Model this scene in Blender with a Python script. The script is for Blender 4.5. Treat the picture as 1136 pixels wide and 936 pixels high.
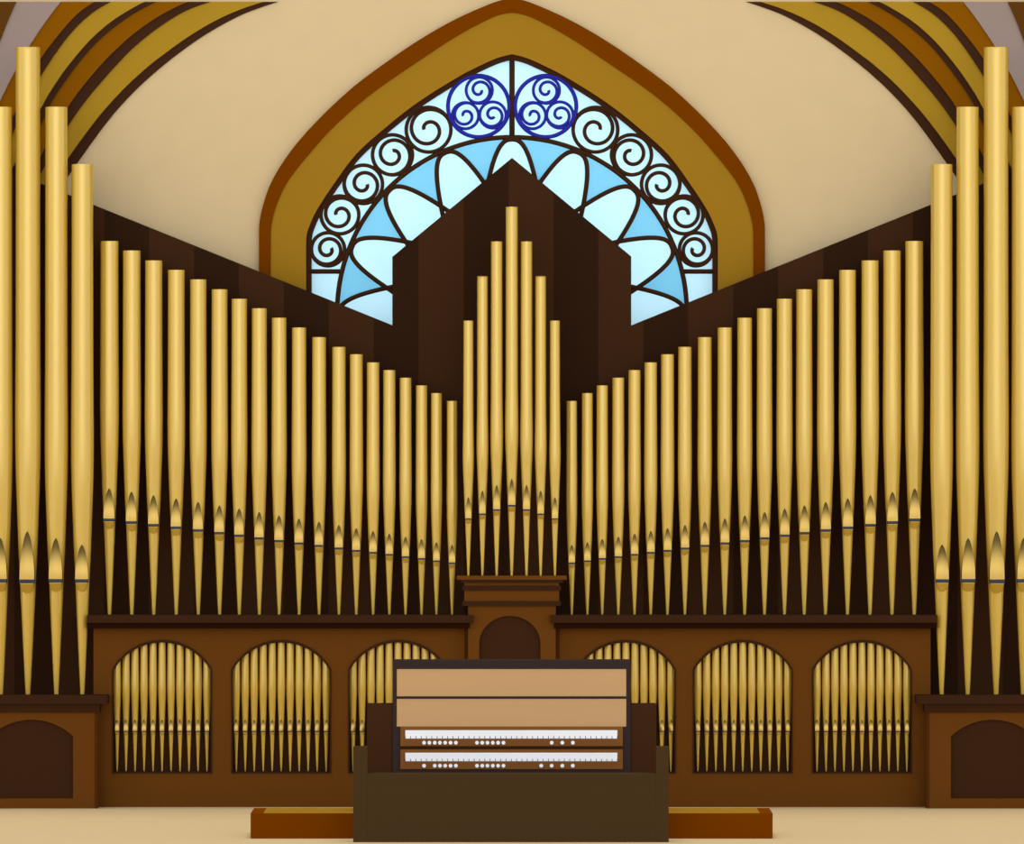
import bpy, math
from mathutils import Vector
from mathutils.geometry import tessellate_polygon

for o in list(bpy.data.objects):
    bpy.data.objects.remove(o)
S = bpy.context.scene
C = S.collection

# ------------------------------------------------------------------ camera
DIST = 60.0            # camera to the plane of the organ front (Y = 0)
F = 9000.0             # focal length in pixels of the 1136 px wide frame: 150 px per metre at Y = 0
EYE = 427.0 / 150.0    # eye height; the floor meets the case at pixel row 895
cd = bpy.data.cameras.new('camera')
cam = bpy.data.objects.new('camera', cd)
C.objects.link(cam)
cam.location = (0, -DIST, EYE)
cam.rotation_euler = (math.pi / 2, 0, 0)
cd.sensor_width = 36
cd.lens = F / 1136 * 36
cd.clip_end = 400
S.camera = cam

# ------------------------------------------------------------------ light
WA, WB, WZ = 1.72, 3.1, 0.80      # base, lobe along the nave, dimming towards the zenith
WCOL = (0.93, 1.0, 1.10)
w = bpy.data.worlds.new('world')
S.world = w
w.use_nodes = True
nt = w.node_tree
nt.nodes.clear()
def wn(t, **k):
    n = nt.nodes.new(t)
    for a, v in k.items():
        setattr(n, a, v)
    return n
def wm(op, a, b, clamp=False):
    n = wn('ShaderNodeMath', operation=op, use_clamp=clamp)
    for i, v in enumerate((a, b)):
        if isinstance(v, (int, float)):
            n.inputs[i].default_value = v
        else:
            nt.links.new(v, n.inputs[i])
    return n.outputs[0]
tc = wn('ShaderNodeTexCoord')
sp = wn('ShaderNodeSeparateXYZ')
nt.links.new(tc.outputs['Generated'], sp.inputs[0])
y2 = wm('MULTIPLY', sp.outputs[1], sp.outputs[1])
y4 = wm('MULTIPLY', y2, y2)
lob = wm('ADD', wm('MULTIPLY', wm('MULTIPLY', y4, y4), WB), WA)
zz = wm('MAXIMUM', sp.outputs[2], 0.0)
dim = wm('SUBTRACT', 1.0, wm('MULTIPLY', wm('MULTIPLY', wm('SUBTRACT', zz, 0.06), 2.1, True), WZ))
val = wm('MULTIPLY', lob, dim)
hs = wn('ShaderNodeVectorMath', operation='SCALE')
hs.inputs[0].default_value = WCOL
nt.links.new(val, hs.inputs['Scale'])
bg = wn('ShaderNodeBackground')
nt.links.new(hs.outputs[0], bg.inputs[0])
wo = wn('ShaderNodeOutputWorld')
nt.links.new(bg.outputs[0], wo.inputs[0])

sd = bpy.data.lights.new('overhead_floor_fill', 'SUN')      # added fill sun pointing straight down to brighten the floor, no visible source
sd.energy = 2.2
sd.angle = math.radians(40)
so = bpy.data.objects.new('overhead_floor_fill', sd)
C.objects.link(so)
so.location = (0, -3, 12)

S.view_settings.view_transform = 'Standard'
S.view_settings.look = 'None'
S.view_settings.gamma = 1
S.view_settings.use_curve_mapping = False
S.view_settings.exposure = 0.0

# ------------------------------------------------------------------ helpers
def lin(h):
    r = []
    for i in (0, 2, 4):
        c = int(h[i:i + 2], 16) / 255
        r.append(c / 12.92 if c <= 0.04045 else ((c + 0.055) / 1.055) ** 2.4)
    return r

def mat(name, hexcol, gain=1.0, rough=0.85, spec=0.0, metal=0.0, noise=0.015, scale=(3, 3, 3), fn=None):
    m = bpy.data.materials.new(name)
    m.use_nodes = True
    t = m.node_tree
    b = t.nodes['Principled BSDF']
    col = [min(0.97, c * gain) for c in lin(hexcol)]
    tcn = t.nodes.new('ShaderNodeTexCoord')
    mp = t.nodes.new('ShaderNodeMapping')
    mp.inputs['Scale'].default_value = scale
    nz = t.nodes.new('ShaderNodeTexNoise')
    nz.inputs['Scale'].default_value = 2.0
    nz.inputs['Detail'].default_value = 3.0
    rp = t.nodes.new('ShaderNodeValToRGB')
    rp.color_ramp.elements[0].position = 0.3
    rp.color_ramp.elements[1].position = 0.7
    rp.color_ramp.elements[0].color = [c * (1 - noise) for c in col] + [1]
    rp.color_ramp.elements[1].color = [min(1, c * (1 + noise)) for c in col] + [1]
    t.links.new(tcn.outputs['Object'], mp.inputs[0])
    t.links.new(mp.outputs[0], nz.inputs[0])
    t.links.new(nz.outputs[0], rp.inputs[0])
    t.links.new(rp.outputs[0], b.inputs['Base Color'])
    b.inputs['Roughness'].default_value = rough
    b.inputs['Specular IOR Level'].default_value = spec
    b.inputs['Metallic'].default_value = metal
    if fn:
        fn(t, b, rp.outputs[0])
    return m

def glass_fn(t, b, col):
    tr = t.nodes.new('ShaderNodeBsdfTranslucent')
    mx = t.nodes.new('ShaderNodeMixShader')
    mx.inputs[0].default_value = 0.5
    t.links.new(col, tr.inputs[0])
    t.links.new(b.outputs[0], mx.inputs[1])
    t.links.new(tr.outputs[0], mx.inputs[2])
    t.links.new(mx.outputs[0], t.nodes['Material Output'].inputs[0])

def warm_gloss(t, b, col):
    b.inputs['Specular Tint'].default_value = (1.0, 1.0, 0.8, 1)

GR = (12, 12, 0.7)
M = {
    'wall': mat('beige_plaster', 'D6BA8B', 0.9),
    'floor': mat('beige_floor', 'D6BA8B', 0.85),
    'board_mid': mat('brown_stained_plank', '3C2414', 0.98, scale=GR),
    'board_dark': mat('dark_stained_plank', '2E1B0F', 0.98, scale=GR),
    'dark': mat('dark_brown_wood', '3C2414', 0.98, scale=(0.7, 12, 12)),
    'ledge_shadow': mat('ledge_shadow_brown', '241106', 1.03, scale=(0.7, 12, 12)),  # brown darkened to carry the shade below the case ledge
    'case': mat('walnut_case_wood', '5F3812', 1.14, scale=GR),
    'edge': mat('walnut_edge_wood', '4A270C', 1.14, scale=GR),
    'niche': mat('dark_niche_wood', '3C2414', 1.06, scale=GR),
    'surround': mat('rust_brown_stone', '6D3500', 1),
    'gold_stone': mat('ochre_stone', '9B711D', 0.95),
    'lead': mat('dark_leading', '3C2415', 1.0),
    'blue_lead': mat('blue_leading', '2B2C97', 1.0),
    'glass': mat('pale_blue_glass', 'BEE4ED', 1.0, noise=0.005, fn=glass_fn),
    'glass_deep': mat('sky_blue_glass', '9EDDF2', 1.0, noise=0.005, fn=glass_fn),
    'rib_gold': mat('gold_painted_rib', 'AC8525', 0.86),
    'rib_brown': mat('orange_brown_rib', '885206', 0.86),
    'rib_mauve': mat('mauve_grey_plaster', '9C877B', 0.84),
    'vault': mat('dark_brown_vault_web', '5C3812', 0.86),
    'cheek': mat('dark_cheek_wood', '3C2414', 1.16, scale=(12, 12, 0.7)),
    'bench': mat('olive_brown_wood', '45331D', 1.03, scale=(0.7, 12, 12)),
    'frame': mat('charcoal_frame_wood', '382C29', 1.01, scale=(0.7, 12, 12)),
    'tan': mat('tan_panel_wood', 'C39A6B', 1.06, scale=(0.7, 12, 12)),
    'desk': mat('brown_key_desk_wood', '734924', 1.27, scale=(0.7, 12, 12)),
    'key': mat('white_key', 'F5F5F5', 1.07),
    'keygap': mat('dark_key_bed', '3A3430', 1.0),
    'dais': mat('rust_brown_step_wood', '6D3500', 1.08, scale=(0.7, 12, 12)),
    'tread': mat('ochre_tread', '9E7222', 0.9, scale=(0.7, 12, 12)),
    'gold': mat('brushed_gold_metal', 'C8A13B', 1.0, rough=0.2, spec=0.65, metal=0.12, noise=0.01, scale=(30, 30, 1), fn=warm_gloss),
    'gold_lip': mat('polished_gold_lip', '8E7239', 1.0, rough=0.25, spec=0.5, metal=1.0, noise=0.01),
    'slot': mat('slate_mouth_slot', '3E4048', 1.0),
}

def X(px, Y=0.0):
    return (px - 568.0) * (DIST + Y) / F
def Z(py, Y=0.0):
    return EYE + (468.0 - py) * (DIST + Y) / F

class MB:
    """collects shapes into one mesh"""
    def __init__(s):
        s.v, s.f, s.mi, s.mats, s.smooth = [], [], [], [], []
        s.cur = 0
    def use(s, m):
        if m not in s.mats:
            s.mats.append(m)
        s.cur = s.mats.index(m)
    def face(s, idx, smooth=False):
        s.f.append(idx); s.mi.append(s.cur); s.smooth.append(smooth)
    def box(s, x0, x1, y0, y1, z0, z1, bev=0.0):
        x0, x1 = min(x0, x1), max(x0, x1)
        z0, z1 = min(z0, z1), max(z0, z1)
        if bev <= 0:
            s.prism([(x0, z0), (x1, z0), (x1, z1), (x0, z1)], y0, y1)
        else:
            b = bev
            pl = []
            for cx, cz, a0 in ((x1 - b, z0 + b, -90), (x1 - b, z1 - b, 0), (x0 + b, z1 - b, 90), (x0 + b, z0 + b, 180)):
                for k in range(4):
                    a = math.radians(a0 + k * 30)
                    pl.append((cx + b * math.cos(a), cz + b * math.sin(a)))
            s.prism(pl, y0, y1)
    def prism(s, outer, y0, y1, holes=(), smooth=False):
        loops = [list(outer)] + [list(h) for h in holes]
        n0 = len(s.v)
        flat = [p for l in loops for p in l]
        n = len(flat)
        for y in (y0, y1):
            for p in flat:
                s.v.append((p[0], y, p[1]))
        tris = tessellate_polygon([[Vector((p[0], p[1], 0)) for p in l] for l in loops])
        for t in tris:
            a, b, c = [flat[i] for i in t]
            ar = (b[0] - a[0]) * (c[1] - a[1]) - (c[0] - a[0]) * (b[1] - a[1])
            t = list(t) if ar > 0 else list(t)[::-1]
            s.face([n0 + i for i in t])                       # faces -Y
            s.face([n0 + n + i for i in t[::-1]])
        k = 0
        for li, l in enumerate(loops):
            m = len(l)
            ar = sum(l[i][0] * l[(i + 1) % m][1] - l[(i + 1) % m][0] * l[i][1] for i in range(m))
            ccw = ar > 0
            for i in range(m):
                a, b = k + i, k + (i + 1) % m
                q = [n0 + a, n0 + n + a, n0 + n + b, n0 + b]
                if ccw != (li > 0):
                    q = q[::-1]
                s.face(q, smooth)
            k += m
    def sheet(s, outer, y, holes=()):
        """a single pane of glass"""
        loops = [list(outer)] + [list(h) for h in holes]
        n0 = len(s.v)
        flat = [p for l in loops for p in l]
        s.v += [(p[0], y, p[1]) for p in flat]
        for t in tessellate_polygon([[Vector((p[0], p[1], 0)) for p in l] for l in loops]):
            a, b, c = [flat[i] for i in t]
            ar = (b[0] - a[0]) * (c[1] - a[1]) - (c[0] - a[0]) * (b[1] - a[1])
            s.face([n0 + i for i in (list(t) if ar > 0 else list(t)[::-1])])
    def plan(s, poly, z0, z1):
        """prism with its outline in plan (x, y)"""
        n0 = len(s.v); n = len(poly)
        for z in (z0, z1):
            for p in poly:
                s.v.append((p[0], p[1], z))
        tris = tessellate_polygon([[Vector((p[0], p[1], 0)) for p in poly]])
        for t in tris:
            a, b, c = [poly[i] for i in t]
            ar = (b[0] - a[0]) * (c[1] - a[1]) - (c[0] - a[0]) * (b[1] - a[1])
            t = list(t) if ar > 0 else list(t)[::-1]
            s.face([n0 + i for i in t[::-1]])
            s.face([n0 + n + i for i in t])
        ar = sum(poly[i][0] * poly[(i + 1) % n][1] - poly[(i + 1) % n][0] * poly[i][1] for i in range(n))
        for i in range(n):
            j = (i + 1) % n
            q = [n0 + i, n0 + j, n0 + n + j, n0 + n + i]
            s.face(q if ar > 0 else q[::-1])
    def ribbon(s, pts, wd, y0, y1, closed=False):
        """a moulding of rounded section along a polyline in the x-z plane"""
        n = len(pts)
        sec = []
        for k in range(7):
            a = math.pi * k / 6
            sec.append((math.cos(a) * 0.5, math.sin(a)))
        n0 = len(s.v)
        for i in range(n):
            p = pts[i]
            a = pts[(i - 1) % n] if (closed or i > 0) else p
            b = pts[(i + 1) % n] if (closed or i < n - 1) else p
            dx, dz = b[0] - a[0], b[1] - a[1]
            L = math.hypot(dx, dz) or 1
            nx, nz = -dz / L, dx / L
            for cx, cy in sec:
                s.v.append((p[0] + nx * cx * wd, y1 + (y0 - y1) * cy, p[1] + nz * cx * wd))
        m = len(sec)
        for i in range(n if closed else n - 1):
            j = (i + 1) % n
            for k in range(m):
                l = (k + 1) % m
                s.face([n0 + i * m + k, n0 + j * m + k, n0 + j * m + l, n0 + i * m + l], k < m - 1)
        if not closed:
            s.face([n0 + k for k in range(m)])
            s.face([n0 + (n - 1) * m + k for k in range(m)][::-1])
    def lathe(s, *profs, seg=28):
        """turned shape; a new profile starts at every sharp corner"""
        def rng(r, z):
            n0 = len(s.v)
            for k in range(seg):
                a = 2 * math.pi * k / seg
                s.v.append((r * math.cos(a), r * math.sin(a), z))
            return n0
        for prof in profs:
            a = rng(*prof[0])
            for p in prof[1:]:
                c = rng(*p)
                for k in range(seg):
                    l = (k + 1) % seg
                    s.face([a + k, a + l, c + l, c + k], True)
                a = c
        a = rng(*profs[0][0])
        s.face([a + k for k in range(seg)][::-1])
        a = rng(*profs[-1][-1])
        s.face([a + k for k in range(seg)])
    def mesh(s, name, m=None):
        used = sorted({i for f in s.f for i in f})      # leave out points no face uses
        if len(used) < len(s.v):
            new = {o: k for k, o in enumerate(used)}
            s.v = [s.v[i] for i in used]
            s.f = [[new[i] for i in f] for f in s.f]
        me = bpy.data.meshes.new(name)
        me.from_pydata(s.v, [], s.f)
        for q in ([m] if m else s.mats):
            me.materials.append(M[q])
        for i, p in enumerate(me.polygons):
            p.use_smooth = s.smooth[i]
            if not m:
                p.material_index = s.mi[i]
        me.update()
        return me
    def build(s, name, m=None, parent=None):
        return link(name, s.mesh(name, m), parent)

def link(name, me, parent=None):
    o = bpy.data.objects.new(name, me)
    C.objects.link(o)
    if parent:
        o.parent = parent
        l = parent.location
        o.location = (-l[0], -l[1], -l[2])     # shapes are written in room coordinates
    return o

def tag(o, label=None, cat=None, group=None, kind=None):
    if label: o['label'] = label
    if cat: o['category'] = cat
    if group: o['group'] = group
    if kind: o['kind'] = kind
    return o

def thing(name, loc, label=None, cat=None, group=None, kind=None):
    o = bpy.data.objects.new(name, None)
    o.empty_display_size = 0.1
    C.objects.link(o)
    o.location = loc
    return tag(o, label, cat, group, kind)

def pxp(pts, Y):
    return [(X(a, Y), Z(b, Y)) for a, b in pts]
def mir(pts):
    return [(1136 - a, b) for a, b in pts]
def smooth(pts, n=6):
    out = []
    for i in range(len(pts) - 1):
        p0 = pts[max(i - 1, 0)]; p1 = pts[i]; p2 = pts[i + 1]; p3 = pts[min(i + 2, len(pts) - 1)]
        for k in range(n):
            t = k / n
            out.append(tuple(0.5 * (2 * p1[j] + (p2[j] - p0[j]) * t + (2 * p0[j] - 5 * p1[j] + 4 * p2[j] - p3[j]) * t * t
                             + (3 * p1[j] - p0[j] - 3 * p2[j] + p3[j]) * t ** 3) for j in (0, 1)))
    out.append(pts[-1])
    return out

# ------------------------------------------------------------------ setting: floor, wall, window
YW = 0.62              # front face of the back wall
b = MB(); b.box(-14, 14, -66, YW + 0.3, -0.2, 0)
tag(b.build('floor', 'floor'), kind='structure')

left_lead = smooth([(339.5, 300), (339.5, 280), (340, 262), (343.5, 250), (352, 232), (371, 203), (395, 171), (427, 142),
                    (462, 114.5), (507, 86), (534, 72), (552.5, 64), (568, 60)], 5)
def inset(pts, d):
    out = []
    for i in range(len(pts)):
        a, c = pts[max(i - 1, 0)], pts[min(i + 1, len(pts) - 1)]
        dx, dy = c[0] - a[0], c[1] - a[1]
        L = math.hypot(dx, dy)
        out.append((pts[i][0] - dy / L * d, pts[i][1] + dx / L * d))
    return out
left_glass = [p for p in inset(left_lead, 6.3) if p[0] < 566]
glass_out = [(left_glass[0][0], 372)] + left_glass + [(568, 67)] + mir(left_glass)[::-1] + [(1136 - left_glass[0][0], 372)]
lead_out = [(339.5, 378)] + left_lead + mir(left_lead)[::-1][1:] + [(796.5, 378)]
left_gold = smooth([(300.3, 300), (300.3, 270), (301, 250), (307, 227), (320, 200), (347, 166), (373.5, 137.5), (413.5, 103),
                    (467, 66), (507, 40), (547, 19), (568, 14)], 5)
gold_out = [(300.3, 384)] + left_gold + mir(left_gold)[::-1][1:] + [(835.7, 384)]
left_rust = smooth([(287.3, 300), (287.3, 265), (287.8, 247), (292, 227), (301, 202), (320, 171), (347, 139), (387, 100.5),
                    (427, 70), (467, 43), (507, 20.5), (547, 3), (568, -2.5)], 5)
rust_out = [(287.3, 390)] + left_rust + mir(left_rust)[::-1][1:] + [(848.7, 390)]

b = MB()
b.prism([(-14, -0.2), (14, -0.2), (14, 8.2), (-14, 8.2)], YW, YW + 0.3, holes=[pxp(lead_out, YW)])
tag(b.build('wall_back', 'wall'), kind='structure')

win = thing('window_1', (0, YW, Z(384, YW)), kind='structure')
b = MB(); b.prism(pxp(rust_out, YW - 0.06), YW - 0.06, YW - 0.002, holes=[pxp(gold_out, YW - 0.06)])
b.build('outer_frame', 'surround', win)
b = MB(); b.prism(pxp(gold_out, YW - 0.05), YW - 0.05, YW - 0.002, holes=[pxp(lead_out, YW - 0.05)])
b.build('inner_frame', 'gold_stone', win)
YG = YW + 0.008
b = MB(); b.prism(pxp(lead_out, YG - 0.018), YG - 0.018, YG + 0.03, holes=[pxp(glass_out, YG - 0.018)])
b.build('leaded_border', 'lead', win)

CX, CY, RR = 568.0, 346.0, 194.0
def polar(r, deg):      # deg from vertical, to the right
    a = math.radians(deg)
    return (CX + r * math.sin(a), CY - r * math.cos(a))
YL0, YL1 = YG - 0.024, YG - 0.001
ring = [polar(RR, -100 + 200 * k / 90) for k in range(91)]
b = MB(); b.ribbon(pxp(ring, YL0), 5.2 / 148, YL0, YL1); b.build('tracery_ring', 'lead', win)
b = MB(); b.ribbon(pxp([(568, 64), (568, 152)], YL0), 6.0 / 148, YL0, YL1); b.build('mullion', 'lead', win)
for sgn in (0, 1):
    q = [(343, 301), (378, 301)]
    if sgn: q = mir(q)
    b = MB(); b.ribbon(pxp(q, YL0), 5.2 / 148, YL0, YL1); b.build('transom', 'lead', win)
STEP = 22.6
RT = 191.5
def pw(r):
    return 5.9 * max(0.0, RT - r) ** 0.39
def petal_pt(r, side, ang):
    a = math.radians(ang)
    ux, uy = math.sin(a), -math.cos(a)
    vx, vy = math.cos(a), math.sin(a)
    p = pw(r) * side
    return (CX + ux * r + vx * p, CY + uy * r + vy * p)
rs = [RT - (k / 24.0) ** 2 * (RT - 124) for k in range(25)]
for k in range(-4, 5):
    ang = STEP * k
    q = [petal_pt(r, -1, ang) for r in rs[::-1]] + [petal_pt(r, 1, ang) for r in rs[1:]]
    b = MB(); b.ribbon(pxp(q, YL0), 5.0 / 148, YL0, YL1); b.build('petal_arch', 'lead', win)
# deep blue panes between the petals
deep = []
for k in range(-4, 4):
    a0, a1 = STEP * k, STEP * (k + 1)
    inner = math.radians(STEP / 2)
    rr = [r for r in rs if pw(r) < r * math.tan(inner)]
    # crossing radius
    lo, hi = 120.0, RT
    for _ in range(40):
        md = (lo + hi) / 2
        if pw(md) * 1.0 > md * math.tan(inner): lo = md
        else: hi = md
    rr = [r for r in rs if r > hi]
    left = [petal_pt(r, 1, a0) for r in rr] 
    right = [petal_pt(r, -1, a1) for r in rr[::-1]]
    tip = petal_pt(hi, 1, a0)
    arc = [polar(RR - 0.5, a0 + (a1 - a0) * j / 10) for j in range(1, 10)]
    poly = left[::-1] + arc[0:] + right[::-1][0:1]
    poly = [tip] + left[::-1] + arc + [petal_pt(r, -1, a1) for r in rr]
    deep.append(pxp(poly, YG))
    b = MB(); b.sheet(deep[-1], YG)
    b.build('blue_pane', 'glass_deep', win)
b = MB(); b.sheet(pxp(glass_out, YG + 0.004), YG + 0.004)
b.build('pale_glass', 'glass', win)

def spiral(c, R, start_deg, cw, turns=1.62, r0=0.2):
    """from the inner end (screen angle from +x, y down) winding out to the circle"""
    pts = []
    n = 54
    for i in range(n + 1):
        t = i / n
        r = R * (r0 + (1 - r0) * t)
        a = math.radians(start_deg) + (1 if cw else -1) * t * turns * 2 * math.pi
        pts.append((c[0] + r * math.cos(a), c[1] + r * math.sin(a)))
    return pts
def circle(c, R, n=48):
    return [(c[0] + R * math.cos(2 * math.pi * k / n), c[1] + R * math.sin(2 * math.pi * k / n)) for k in range(n)]
scrolls = [((475.4, 143.7), 24.8, 180, 1.42), ((435.4, 171.6), 22.2, -90, 1.5), ((403.0, 204.3), 21.3, 0, 1.5),
           ((377.0, 238.2), 21.0, 180, 1.45), ((363.8, 276.4), 18.4, -20, 1.5)]
for sgn in (0, 1):
    for c, R, sd, tn in scrolls:
        sp_ = spiral(c, R, sd, True, tn)
        ci = circle(c, R)
        if sgn:
            sp_, ci = mir(sp_), mir(ci)
        b = MB()
        b.ribbon(pxp(ci, YL0), 4.1 / 148, YL0, YL1, closed=True)
        b.ribbon(pxp(sp_, YL0), 4.1 / 148, YL0, YL1)
        b.build('scroll', 'lead', win)
for cx in (530.9, 605.4):
    b = MB()
    b.ribbon(pxp(circle((cx, 117.8), 34.0, 64), YL0), 4.4 / 148, YL0, YL1, closed=True)
    for dx, dy, sd in ((0.8, -17.8, 0), (-14.6, 10.3, 170), (15.8, 9.6, 50)):
        cw = True
        c = (cx + dx, 117.8 + dy)
        b.ribbon(pxp(circle(c, 14.6, 36), YL0), 3.3 / 148, YL0, YL1, closed=True)
        b.ribbon(pxp(spiral(c, 14.4, sd, True, 1.32, 0.16), YL0), 3.3 / 148, YL0, YL1)
    o = b.build('roundel', 'blue_lead', win)
    o['label'] = 'dark blue roundel of three scrolls'

# ------------------------------------------------------------------ vault ribs in the two upper corners
cur = [
    [(308.5, 2), (293.7, 6.7), (269.7, 15.7), (247.3, 27), (224.8, 40.4), (202.4, 56), (180, 73.5), (161, 90), (147, 103.5), (127.7, 124.5), (108.5, 149), (85.4, 181.5), (76, 195), (62, 216), (50, 238)],
    [(292, 2), (269.7, 9.3), (247.3, 18.7), (224.8, 30.7), (202.4, 45), (180, 61.4), (168.7, 70), (147, 89), (127.7, 108.5), (108.5, 130.5), (89.2, 156), (75.8, 175), (60, 198), (45, 222), (32, 242)],
    [(233, 2), (212.9, 9), (194.9, 18), (172.4, 33), (150, 51), (130.5, 70.5), (108.8, 95), (95.6, 111), (82.8, 128.5), (75.1, 140.5), (60, 165), (47, 189), (32, 214), (15, 240)],
    [(208.4, 2), (195, 7.8), (172.4, 20.2), (150, 36), (130, 53.5), (113.6, 70), (95.6, 91), (82.8, 107.5), (75.8, 118), (60, 144), (47, 169.5), (30, 199), (10, 232)],
    [(172.4, 2), (150, 14), (130, 27.6), (112.8, 41.8), (96, 59), (77, 83.3), (57.7, 112), (47, 134.5), (30, 167), (14, 196), (-4, 228)],
    [(160.5, 2), (150, 7.2), (130, 19.2), (112.8, 32.3), (96, 48.5), (77, 71), (61.5, 92.6), (47.4, 116), (30, 151), (15.5, 183), (-10, 228)],
    [(122.4, 2), (102.6, 14), (83.3, 31.4), (66.7, 51.8), (44.9, 84.6), (30, 113), (15.5, 144.6), (0, 176), (-25, 225)],
    [(105, 2), (89.7, 12), (74.4, 27.2), (57.7, 47.6), (44.9, 65.6), (30, 94), (15.5, 127), (0, 158), (-30, 222)],
    [(67.3, 2), (51.3, 23), (32, 51.8), (16.7, 78.8), (0, 112), (-20, 155), (-50, 222)],
    [(18, 2), (9, 22), (0, 45), (-20, 95), (-45, 155), (-70, 220)],
]
bands = ['lead', 'rib_gold', 'lead', 'rib_brown', 'lead', 'rib_gold', 'lead', 'rib_brown', 'rib_mauve']
bdep = [0.015, 0.03, 0.045, 0.06, 0.075, 0.09, 0.105, 0.12, 0.135, 0.15]
bname = ['rib_fillet', 'rib_band', 'rib_fillet', 'rib_band', 'rib_fillet', 'rib_band', 'rib_fillet', 'rib_band', 'vault_web']
for side, nm in ((0, 'trim_1'), (1, 'trim_2')):
    root = thing(nm, (X(1136 * side), YW, Z(190)), kind='structure')
    for i in range(9):
        a, c = smooth(cur[i], 4), smooth(cur[i + 1], 4)
        poly = a + c[::-1]
        if side: poly = mir(poly)
        Yf = YW - bdep[i]
        b = MB(); b.prism(pxp(poly, Yf), Yf, YW - 0.001)
        b.build(bname[i], bands[i], root)
    poly = smooth(cur[9], 4) + [(-420, 222), (-420, 2)]
    if side: poly = mir(poly)
    Yf = YW - bdep[9]
    b = MB(); b.prism(pxp(poly, Yf), Yf, YW - 0.001)
    b.build('vault_web', 'vault', root)

# ------------------------------------------------------------------ organ backboard of upright planks
YB = 0.27
def topy(x):
    if x < 568: return 227 + (x - 103.5) * (360.5 - 227) / (435 - 103.5)
    return topy(1136 - x)
def gab(x):
    return 175 + abs(x - 568) * (285 - 175) / 133.0
edges = [-46] + [15.8 + 49.85 * k for k in range(23)] + [1182]
b = MB()
for i in range(len(edges) - 1):
    x0, x1 = edges[i], edges[i + 1]
    b.use('board_dark' if i % 2 == 1 else 'board_mid')
    top = []
    xs = sorted(set([x0, x1] + [v for v in (435.2, 568, 700.3) if x0 < v < x1]))
    for k in range(len(xs) - 1):
        a, c = xs[k], xs[k + 1]
        g = 435 <= (a + c) / 2 <= 701
        fn = gab if g else topy
        top += [(a, fn(a)), (c, fn(c))]
    # drop repeats
    tt = []
    for p in top:
        if not tt or abs(p[0] - tt[-1][0]) + abs(p[1] - tt[-1][1]) > 0.01: tt.append(p)
    pts = pxp(tt, YB)
    poly = [(pts[0][0], 0.0)] + pts + [(pts[-1][0], 0.0)]
    b.prism(poly, YB, YB + 0.05)
o = b.build('organ_backboard')
tag(o, 'tall dark brown plank backboard with a gabled centre and sloping wings behind the gold pipes', 'backboard')

# ------------------------------------------------------------------ case pieces
def Mx(x, side):
    return 1136 - x if side else x
def arch_poly(c, hw, spring, top, bottom, n=20):
    rise = spring - top
    R = (hw * hw + rise * rise) / (2 * rise)
    cy = top + R
    a = math.asin(hw / R)
    pts = [(c - hw, bottom)]
    for k in range(n + 1):
        t = -a + 2 * a * k / n
        pts.append((c + R * math.sin(t), cy - R * math.cos(t)))
    pts.append((c + hw, bottom))
    return pts
ARCH = (179.8, 312.0, 441.6)
LEDGE_Z = Z(682, -0.06)
side_word = ('left', 'right')
for side in (0, 1):
    sw = side_word[side]
    x0, x1 = X(Mx(103.7, side)), X(Mx(519, side))
    xa, xb = min(x0, x1), max(x0, x1)
    root = thing('organ_case', ((xa + xb) / 2, 0.1, 0),
                 'long walnut organ case with three arched pipe openings, %s of centre pedestal' % sw, 'organ case',
                 'long lower cases of the organ')
    zt = Z(696.5)
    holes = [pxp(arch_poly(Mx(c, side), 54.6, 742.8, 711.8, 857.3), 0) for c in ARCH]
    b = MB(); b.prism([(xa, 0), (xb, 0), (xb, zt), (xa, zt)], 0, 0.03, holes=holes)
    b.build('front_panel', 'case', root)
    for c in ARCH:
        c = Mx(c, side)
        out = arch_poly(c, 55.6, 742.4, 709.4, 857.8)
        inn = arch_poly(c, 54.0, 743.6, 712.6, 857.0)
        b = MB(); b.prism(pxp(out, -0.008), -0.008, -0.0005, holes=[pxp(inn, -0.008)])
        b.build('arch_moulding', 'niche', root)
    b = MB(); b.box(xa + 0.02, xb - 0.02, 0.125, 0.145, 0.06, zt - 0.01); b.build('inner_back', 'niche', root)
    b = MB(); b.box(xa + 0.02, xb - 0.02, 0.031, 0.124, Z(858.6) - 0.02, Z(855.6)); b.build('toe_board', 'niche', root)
    for u0, u1 in ((xa, xa + 0.019), (xb - 0.019, xb)):
        b = MB(); b.box(u0, u1, 0.031, 0.25, 0, zt); b.build('end_panel', 'case', root)
    b = MB()
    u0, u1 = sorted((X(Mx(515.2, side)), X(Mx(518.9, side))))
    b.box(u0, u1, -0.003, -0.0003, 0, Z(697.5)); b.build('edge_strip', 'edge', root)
    # ledge, wrapped round the pedestal shoulder
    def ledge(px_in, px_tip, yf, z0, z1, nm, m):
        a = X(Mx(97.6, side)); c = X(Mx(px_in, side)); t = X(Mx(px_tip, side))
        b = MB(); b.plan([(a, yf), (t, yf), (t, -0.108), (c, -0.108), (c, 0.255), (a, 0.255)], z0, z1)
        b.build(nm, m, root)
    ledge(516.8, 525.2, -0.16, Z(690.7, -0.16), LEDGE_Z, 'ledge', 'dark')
    ledge(516.8, 521.3, -0.14, zt + 0.0004, Z(690.7, -0.16) - 0.0004, 'under_ledge_strip', 'ledge_shadow')  # solid strip whose dark colour paints the shadow under the ledge

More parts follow.
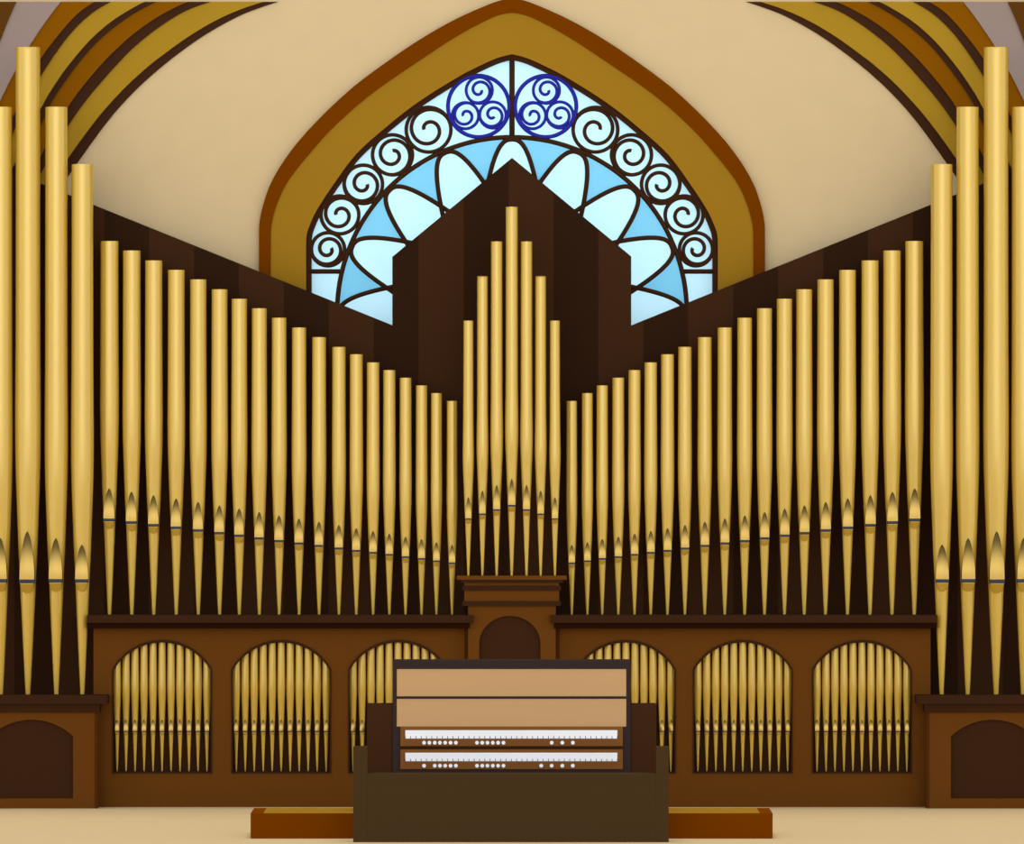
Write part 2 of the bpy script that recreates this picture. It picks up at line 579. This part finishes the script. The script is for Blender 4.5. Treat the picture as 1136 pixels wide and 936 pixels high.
# corner towers
TY = -0.22
TLEDGE_Z = Z(771.3, -0.28)
for side in (0, 1):
    sw = side_word[side]
    xr = X(Mx(108.2, side), TY); xl = X(Mx(-38, side), TY)
    xa, xb = min(xl, xr), max(xl, xr)
    root = thing('tower_pedestal', ((xa + xb) / 2, -0.15, 0),
                 'walnut corner pedestal with a dark arched panel at the far %s, under the tallest pipes' % sw, 'pedestal', 'corner pedestals of the organ')
    zt = Z(789.8, TY)
    pan = arch_poly(Mx(35, side), 46, 816.6, 798.2, 885.6)
    b = MB(); b.prism([(xa, 0), (xb, 0), (xb, zt), (xa, zt)], TY, TY + 0.03, holes=[pxp(pan, TY)])
    b.build('front_panel', 'case', root)
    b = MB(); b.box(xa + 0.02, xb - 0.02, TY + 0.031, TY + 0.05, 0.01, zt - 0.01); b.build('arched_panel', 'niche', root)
    for u0, u1 in ((xa, xa + 0.019), (xb - 0.019, xb)):
        b = MB(); b.box(u0, u1, TY + 0.0305, -0.012, 0, zt); b.build('end_panel', 'case', root)
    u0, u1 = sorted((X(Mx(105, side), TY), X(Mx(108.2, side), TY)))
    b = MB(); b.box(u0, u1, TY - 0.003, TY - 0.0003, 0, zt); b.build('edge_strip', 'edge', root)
    u0, u1 = sorted((X(Mx(110.7, side), TY), X(Mx(-41, side), TY)))
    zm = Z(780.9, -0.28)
    b = MB(); b.box(u0, u1, TY - 0.03, -0.012, zt + 0.0004, zm - 0.0004); b.build('under_ledge_strip', 'dark', root)
    u0, u1 = sorted((X(Mx(119.2, side), -0.28), X(Mx(-50, side), -0.28)))
    b = MB(); b.box(u0, u1, -0.28, -0.012, zm, TLEDGE_Z); b.build('ledge', 'dark', root)

# centre pedestal
PY = -0.10
root = thing('centre_pedestal', (0, -0.05, 0), 'walnut pedestal with moulded cap and dark round niche, under the central pointed group of pipes', 'pedestal')
def pbox(nm, m, a, c, y0, y1, yf, inset=0.0):
    b = MB(); b.box(X(a, yf), X(c, yf), yf, -0.004, Z(y1, yf) + 0.0003, Z(y0, yf) - 0.0003); return b.build(nm, m, root)
hw = 34.0
nic = [(565.6 - hw, 760)] + [(565.6 - hw * math.cos(math.pi * k / 24), 714 - 31 * math.sin(math.pi * k / 24)) for k in range(25)] + [(565.6 + hw, 760)]
b = MB()
zt = Z(672, PY)
b.prism([(X(519.2, PY), 0), (X(616.6, PY), 0), (X(616.6, PY), zt), (X(519.2, PY), zt)], PY, PY + 0.03, holes=[pxp(nic, PY)])
b.build('front_panel', 'case', root)
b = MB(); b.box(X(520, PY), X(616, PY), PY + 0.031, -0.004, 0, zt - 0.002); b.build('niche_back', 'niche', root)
pbox('cap_moulding', 'dark', 513.2, 622.2, 666.7, 672, PY - 0.03)
pbox('cap_frieze', 'case', 515, 620.3, 655, 666.7, PY - 0.012)
pbox('cap_moulding', 'dark', 513, 622.4, 649.5, 655, PY - 0.03)
pbox('cap_frieze', 'case', 515, 620.3, 646.2, 649.5, PY - 0.012)
pbox('cap_moulding', 'dark', 511.8, 624.6, 643, 646.2, PY - 0.035)
pbox('cap', 'case', 506.8, 628.6, 638.6, 643, PY - 0.045)
CAP_Z = Z(638.6, PY - 0.045) - 0.0003

# ------------------------------------------------------------------ organ pipes
PROF_UP = [(0, .33), (.5, .352), (1.1, .385), (1.8, .412), (2.8, .448), (3.8, .485), (4.7, .512), (5.6, .525), (6.6, .53), (8.5, .52), (11, .508)]
def pipe_meshes(r_w, H, hb, lip, maxk=1.0, seg=32):
    """r_w: width at the top; H: height; hb: height of the mouth bar; lip: height of the upper lip. Origin at the tip of the foot."""
    w_ = r_w
    out = {}
    bt = 0.16 * w_            # bar thickness
    # body
    pts = []
    for u, h in PROF_UP:
        z = hb + u * w_
        if z < H - 3 * w_: pts.append(((h if h <= .5 else .5 + (h - .5) * maxk) * w_, z))
    pts.append((0.5 * w_, H - 1.2 * w_)); pts.append((0.5 * w_, H))
    sm = smooth(pts, 3)
    t = 0.06 * w_
    b = MB(); b.lathe(sm, [(0.5 * w_, H), (0.5 * w_ - t, H)], [(0.5 * w_ - t, H), (0.5 * w_ - t, H - 0.05)], seg=seg); out['pipe_body'] = (b, 'gold')
    # foot
    foot = []
    for k in range(9):
        s_ = k / 8
        foot.append((w_ * (0.095 + (0.33 - 0.095) * (s_ ** 0.93)), hb * s_ - (0.0003 if k == 8 else 0)))
    b = MB(); b.lathe(foot, seg=seg); out['pipe_foot'] = (b, 'gold')
    # upper lip: a leaf-shaped plate, leaning out of the pipe at its tip, upright above the mouth
    b = MB()
    nv, nu = 16, 6
    L = lip
    tilt = math.tan(math.radians(24))
    def rad(z):
        for i in range(len(sm) - 1):
            if sm[i][1] <= z <= sm[i + 1][1]:
                k = (z - sm[i][1]) / (sm[i + 1][1] - sm[i][1])
                return sm[i][0] + (sm[i + 1][0] - sm[i][0]) * k
        return sm[0][0]
    z0 = hb + bt / 2
    ztip = z0 + L
    yv = -(rad(ztip) + 0.0005)
    fr, bk = [], []
    prev = 0
    acc = 0
    for j in range(nv + 1):
        s_ = j / nv                       # 0 at the tip
        z = ztip - L * s_
        hwid = 0.303 * w_ * (math.sin(min(1, s_ * 1.0) * math.pi / 2) ** 0.62) if s_ > 0 else 0.004 * w_
        ds = L / nv
        if j: acc += tilt * (1 - (s_ - 0.5 / nv)) ** 1.6 * ds
        y = yv - acc
        row, rowb = [], []
        for i in range(nu + 1):
            t_ = -1 + 2 * i / nu
            row.append((hwid * t_, y + 0.02 * w_ * t_ * t_, z))
            rowb.append((hwid * t_, -0.15 * w_, z))
        fr.append(row); bk.append(rowb)
    n0 = len(b.v)
    for r in fr + fr + bk: b.v.extend(r)      # face plate, then its own copy of the rim for the sharp edge
    N = nu + 1
    off = (nv + 1) * N
    for j in range(nv):
        for i in range(nu):
            a = n0 + j * N + i
            b.face([a, a + N, a + N + 1, a + 1], True)
        for i, flip in ((0, True), (nu, False)):
            a = n0 + off + j * N + i
            q = [a, a + N, a + N + off, a + off]
            b.face(q[::-1] if flip else q)
    a = n0 + off + nv * N
    b.face([a + i for i in range(N)] + [a + off + i for i in range(N)][::-1])
    out['upper_lip'] = (b, 'gold_lip')
    yb = yv - acc
    # mouth bar
    b = MB(); b.box(-0.305 * w_, 0.305 * w_, yb - 0.004 * w_, 0.0 - 0.1 * w_, hb - bt / 2, hb + bt / 2 - 0.0002)
    out['mouth_slot'] = (b, 'slot')
    # lower lip: half-round plate leaning back in
    b = MB()
    zl = hb - bt / 2 - 0.0002
    hh = 0.42 * w_
    nn = 10
    yr = -(0.34 * w_)
    top, low = [], []
    fr = []
    for j in range(nn + 1):
        s_ = j / nn
        z = zl - hh * s_
        hwid = 0.27 * w_ * math.sqrt(max(0.0, 1 - s_ ** 2.2)) + 0.004 * w_
        y = yb + (yr - 0.002 - yb + 0.0) * (s_ ** 0.9) 
        fr.append([(hwid * t_, y, z) for t_ in (-1, -.5, 0, .5, 1)] + [(hwid, -0.1 * w_, z), (-hwid, -0.1 * w_, z)])
    for r in fr: b.v.extend(r)
    for j in range(nn):
        for i in range(7):
            a, c = j * 7 + i, j * 7 + (i + 1) % 7
            b.face([a, a + 7, c + 7, c], i < 4)
    b.face(list(range(7))); b.face([nn * 7 + i for i in range(7)][::-1])
    out['lower_lip'] = (b, 'gold')
    return {k: v[0].mesh(k, v[1]) for k, v in out.items()}

def place_pipe(px, Y, z0, meshes, label, group):
    o = bpy.data.objects.new('organ_pipe', None)
    o.empty_display_size = 0.1
    C.objects.link(o)
    o.location = (X(px, Y), Y, z0)
    tag(o, label, 'organ pipe', group)
    for k, me in meshes.items():
        c = bpy.data.objects.new(k, me)
        C.objects.link(c)
        c.parent = o
    return o

ORD = ['first', 'second', 'third', 'fourth', 'fifth', 'sixth', 'seventh', 'eighth', 'ninth', 'tenth', 'eleventh', 'twelfth',
       'thirteenth', 'fourteenth', 'fifteenth', 'sixteenth', 'seventeenth', 'eighteenth', 'nineteenth']
def big_pipe(px, wpx, top, bar, lip, Y, z0, label, group, maxk=1.0):
    s_ = (DIST + Y) / F
    H = Z(top, Y) - z0
    hb = Z(bar, Y) - z0
    me = pipe_meshes(wpx * s_, H, hb, lip * s_, maxk)
    return place_pipe(px, Y, z0, me, label, group)

MC = [121.5, 146.2, 170.6, 195.6, 220, 243.6, 265.5, 287.7, 309.7, 331.8, 354, 376, 395.3, 413.9, 431.9, 449.9, 467.7, 484.2, 501.5]
MT = [267.5, 278, 289, 299.5, 310, 321, 331.5, 342, 352.5, 363.3, 374, 384.8, 393, 402, 410.5, 419, 427.5, 436, 444.7]
MBAR = [576.5, 579.4, 582.4, 585.2, 588.2, 591.2, 594, 597, 600, 602.6, 605.3, 608.2, 610.8, 613, 615.2, 617.8, 619.7, 622.3, 624.5]
YM = 0.09
for side in (0, 1):
    sw = side_word[side]
    for i in range(19):
        wpx = 20.0 - 8.4 * i / 18
        if i == 0:
            lab = 'tallest gold pipe of the %s sloping row, next to the %s corner tower' % (sw, sw)
        elif i == 18:
            lab = 'shortest gold pipe of the %s sloping row, beside the central pointed group' % sw
        else:
            lab = 'gold pipe of the %s sloping row, %s counted from the corner tower' % (sw, ORD[i])
        big_pipe(Mx(MC[i], side) - (0.2 if side else 0), wpx, MT[i], MBAR[i], wpx * 1.68, YM, LEDGE_Z, lab, 'gold pipes of the %s sloping row' % sw)

TP = [(1.0, 25.0, 118.8, 643.8, 45.5), (31.0, 27.2, 52.5, 644.4, 53.5), (62.5, 24.7, 118.8, 643.8, 45.5), (91.4, 24.0, 182.3, 644, 38.5)]
TL = ['gold pipe cut by the %s picture edge, outermost in the %s corner tower',
      'tallest gold pipe on the %s, rising above the %s corner pedestal',
      'gold pipe of the %s corner tower, just inward of its tallest pipe on the %s',
      'shortest gold pipe of the %s corner tower, innermost, beside the %s sloping row']
for side in (0, 1):
    sw = side_word[side]
    for (c, wp, tp, br, lp), lb in zip(TP, TL):
        big_pipe(Mx(c, side), wp, tp, br, lp, -0.03, TLEDGE_Z, lb % (sw, sw), 'gold pipes of the %s corner tower' % sw)

CP = [(519.6, 11.0, 355.7, 575.6, 23.5), (535.2, 11.8, 306.5, 570.3, 25.5), (551, 12.6, 268.7, 565.6, 27), (567.7, 13.3, 231, 560.8, 28.8),
      (584.1, 12.6, 268.7, 565.6, 27), (599.8, 11.8, 306.5, 570.3, 25.5), (615.6, 11.0, 355.7, 575.6, 23.5)]
CL = ['shortest gold pipe at the left end of the central pointed group', 'gold pipe of the central pointed group, second from its left end',
      'gold pipe of the central pointed group, immediately left of its tallest pipe', 'tallest gold pipe in the middle of the central pointed group',
      'gold pipe of the central pointed group, immediately right of its tallest pipe', 'gold pipe of the central pointed group, second from its right end',
      'shortest gold pipe at the right end of the central pointed group']
for (c, wp, tp, br, lp), lb in zip(CP, CL):
    big_pipe(c, wp, tp, br, lp, -0.06, CAP_Z, lb, 'gold pipes of the central pointed group', 2.2)

YS = 0.072
s_ = (DIST + YS) / F
TOE_Z = Z(855.6)
small = pipe_meshes(8.0 * s_, Z(703, YS) - TOE_Z, Z(811, YS) - TOE_Z, 12.5 * s_, 2.2, 20)
ARN = ['outer', 'middle', 'inner']
for side in (0, 1):
    sw = side_word[side]
    for ai, c in enumerate(ARCH):
        for k in range(11):
            if ai == 2 and k == 10: continue          # hidden behind the console
            px = Mx(c - 49.9 + 9.98 * k, side)      # counted from the corner inwards
            base = 'small gold pipe, %s case, %s arch' % (sw, ARN[ai])
            if k == 0: pos = 'first counted from corner tower'
            elif k == 10: pos = 'eleventh counted from corner tower'
            else: pos = '%s counted from corner tower' % ORD[k]
            place_pipe(px, YS, TOE_Z, small, base + ', ' + pos, 'small gold pipes in the %s arch of the %s case' % (ARN[ai], sw))

# ------------------------------------------------------------------ dais
DF, DB = -4.545, -3.77
dz = EYE - 434 * (DIST + DF) / F
root = thing('step', (0, (DF + DB) / 2, 0), 'low rust brown wooden step with ochre top, under the organ console', 'step')
b = MB(); b.box(X(278, DF), X(857.2, DF), DF, DB, 0, dz - 0.004)
b.box(X(278, DF), X(291.7, DF), DF, DB, dz - 0.004, dz); b.box(X(843.5, DF), X(857.2, DF), DF, DB, dz - 0.004, dz)
b.box(X(291.7, DF), X(843.5, DF), DF, DF + 0.006, dz - 0.004, dz)
b.build('step_body', 'dais', root)
b = MB(); b.box(X(291.9, DF), X(843.3, DF), DF + 0.0065, DB, dz - 0.0038, dz + 0.0003); b.build('tread', 'tread', root)

# ------------------------------------------------------------------ console
root = thing('organ_console', (0, -4.1, dz), 'organ console with two white keyboards, tan panels and charcoal frame, behind the bench', 'organ console')
def cbox(nm, m, x0, x1, y0, y1, yf, yb, par=root, bev=0.0, base=None):
    b = MB(); b.box(X(x0, yf), X(x1, yf), yf, yb, Z(y1, yf) if base is None else base, Z(y0, yf), bev)
    return b.build(nm, m, par)
DZ = dz + 0.0006
K = -4.20
b = MB()
b.box(X(435.6, K), X(440, K), K, K + 0.34, DZ, Z(732.6, K))
b.box(X(695, K), X(699.6, K), K, K + 0.34, DZ, Z(732.6, K))
b.box(X(440, K), X(695, K), K, K + 0.34, Z(741.8, K), Z(732.6, K))
b.box(X(440, K), X(695, K), K + 0.03, K + 0.34, DZ, Z(741.8, K))
b.box(X(440, K), X(695, K), K, K + 0.03, Z(775, K), Z(772.2, K))
b.box(X(440, K), X(444, K), K, K + 0.03, DZ, Z(805.8, K))
b.box(X(691.2, K), X(695, K), K, K + 0.03, DZ, Z(805.8, K))
b.box(X(444, K), X(691.2, K), K, K + 0.03, DZ, Z(853, K))
b.build('console_frame', 'frame', root)
cbox('fall_board', 'tan', 440.2, 694.8, 742, 772.2, K + 0.005, K + 0.029)
cbox('fall_board', 'tan', 440.2, 694.8, 775, 805.7, K + 0.003, K + 0.029)
for a, c in ((407.2, 435.4), (699.8, 728.2)):
    cbox('side_cheek', 'cheek', a, c, 781.3, 0, K + 0.01, K + 0.33, base=DZ)
cbox('rail', 'dark', 444.2, 691, 827.5, 831, K - 0.002, K - 0.0005)
rows = [(805.8, 827.4, 809.8, 819.1, 823.7, [268, 285.5, 303, 320, 337.5, 355, 372.5, 442, 459.3, 476.5, 494, 511.5, 529, 687.5, 722.5, 757]),
        (831.1, 852.9, 834.8, 844.2, 849.2, [268, 303, 320, 337.5, 355, 372.5, 442, 459.3, 476.5, 494, 511.5, 529, 653, 687.5, 722.5, 757])]
for (d0, d1, k0, k1, by, cols), wd in zip(rows, ('upper', 'lower')):
    kf = K - 0.012
    desk = cbox('key_desk', 'desk', 444.2, 691, d0, d1, kf, K - 0.0005)
    bed = cbox('key_bed', 'keygap', 449.6, 684.9, k0, k1, kf - 0.002, kf - 0.0002, desk)
    for o in (bed,):
        o.location = (0, 0, 0)
    for k in range(40):
        xa = 449.6 + 5.8825 * k; xb = xa + 5.8825
        yk = kf - 0.012
        b = MB()
        g = 0.0 if k == 0 else 0.32
        b.prism(pxp([(xa, k0), (xb, k0), (xb, k1 - 2.7), (xb - 0.32, k1 - 2.7), (xb - 0.32, k1), (xa + 0.32, k1), (xa + 0.32, k1 - 2.7), (xa, k1 - 2.7)], yk), yk, kf - 0.0022)
        o = b.build('key', 'key', desk); o.location = (0, 0, 0)
    for cpx in cols:
        px = 380 + cpx / 2.963
        yk = kf - 0.01
        b = MB()
        c = (X(px, yk), Z(by, yk)); r = 2.15 / 165
        b.prism([(c[0] + r * math.cos(2 * math.pi * j / 20), c[1] + r * math.sin(2 * math.pi * j / 20)) for j in range(20)], yk, kf - 0.0002, smooth=True)
        o = b.build('piston', 'key', desk); o.location = (0, 0, 0)

# ------------------------------------------------------------------ bench
BF, BB = -5.02, -4.80
root = thing('organ_bench', (0, -4.9, 0), 'long olive brown wooden bench with raised ends, in front of the organ console', 'bench')
zs = Z(858.3, BF)
b = MB(); b.box(X(407.7, BF), X(727.7, BF), BF, BF + 0.03, 0, zs - 0.03); b.build('front_panel', 'bench', root)
b = MB(); b.box(X(407.7, BF), X(727.7, BF), BF, BB, zs - 0.0298, zs); b.build('seat', 'bench', root)
for a, c in ((391.8, 407.6), (727.8, 741.9)):
    b = MB(); b.box(X(a, BF), X(c, BF), BF, BB, 0, Z(828.6, BF)); b.build('bench_end', 'bench', root)
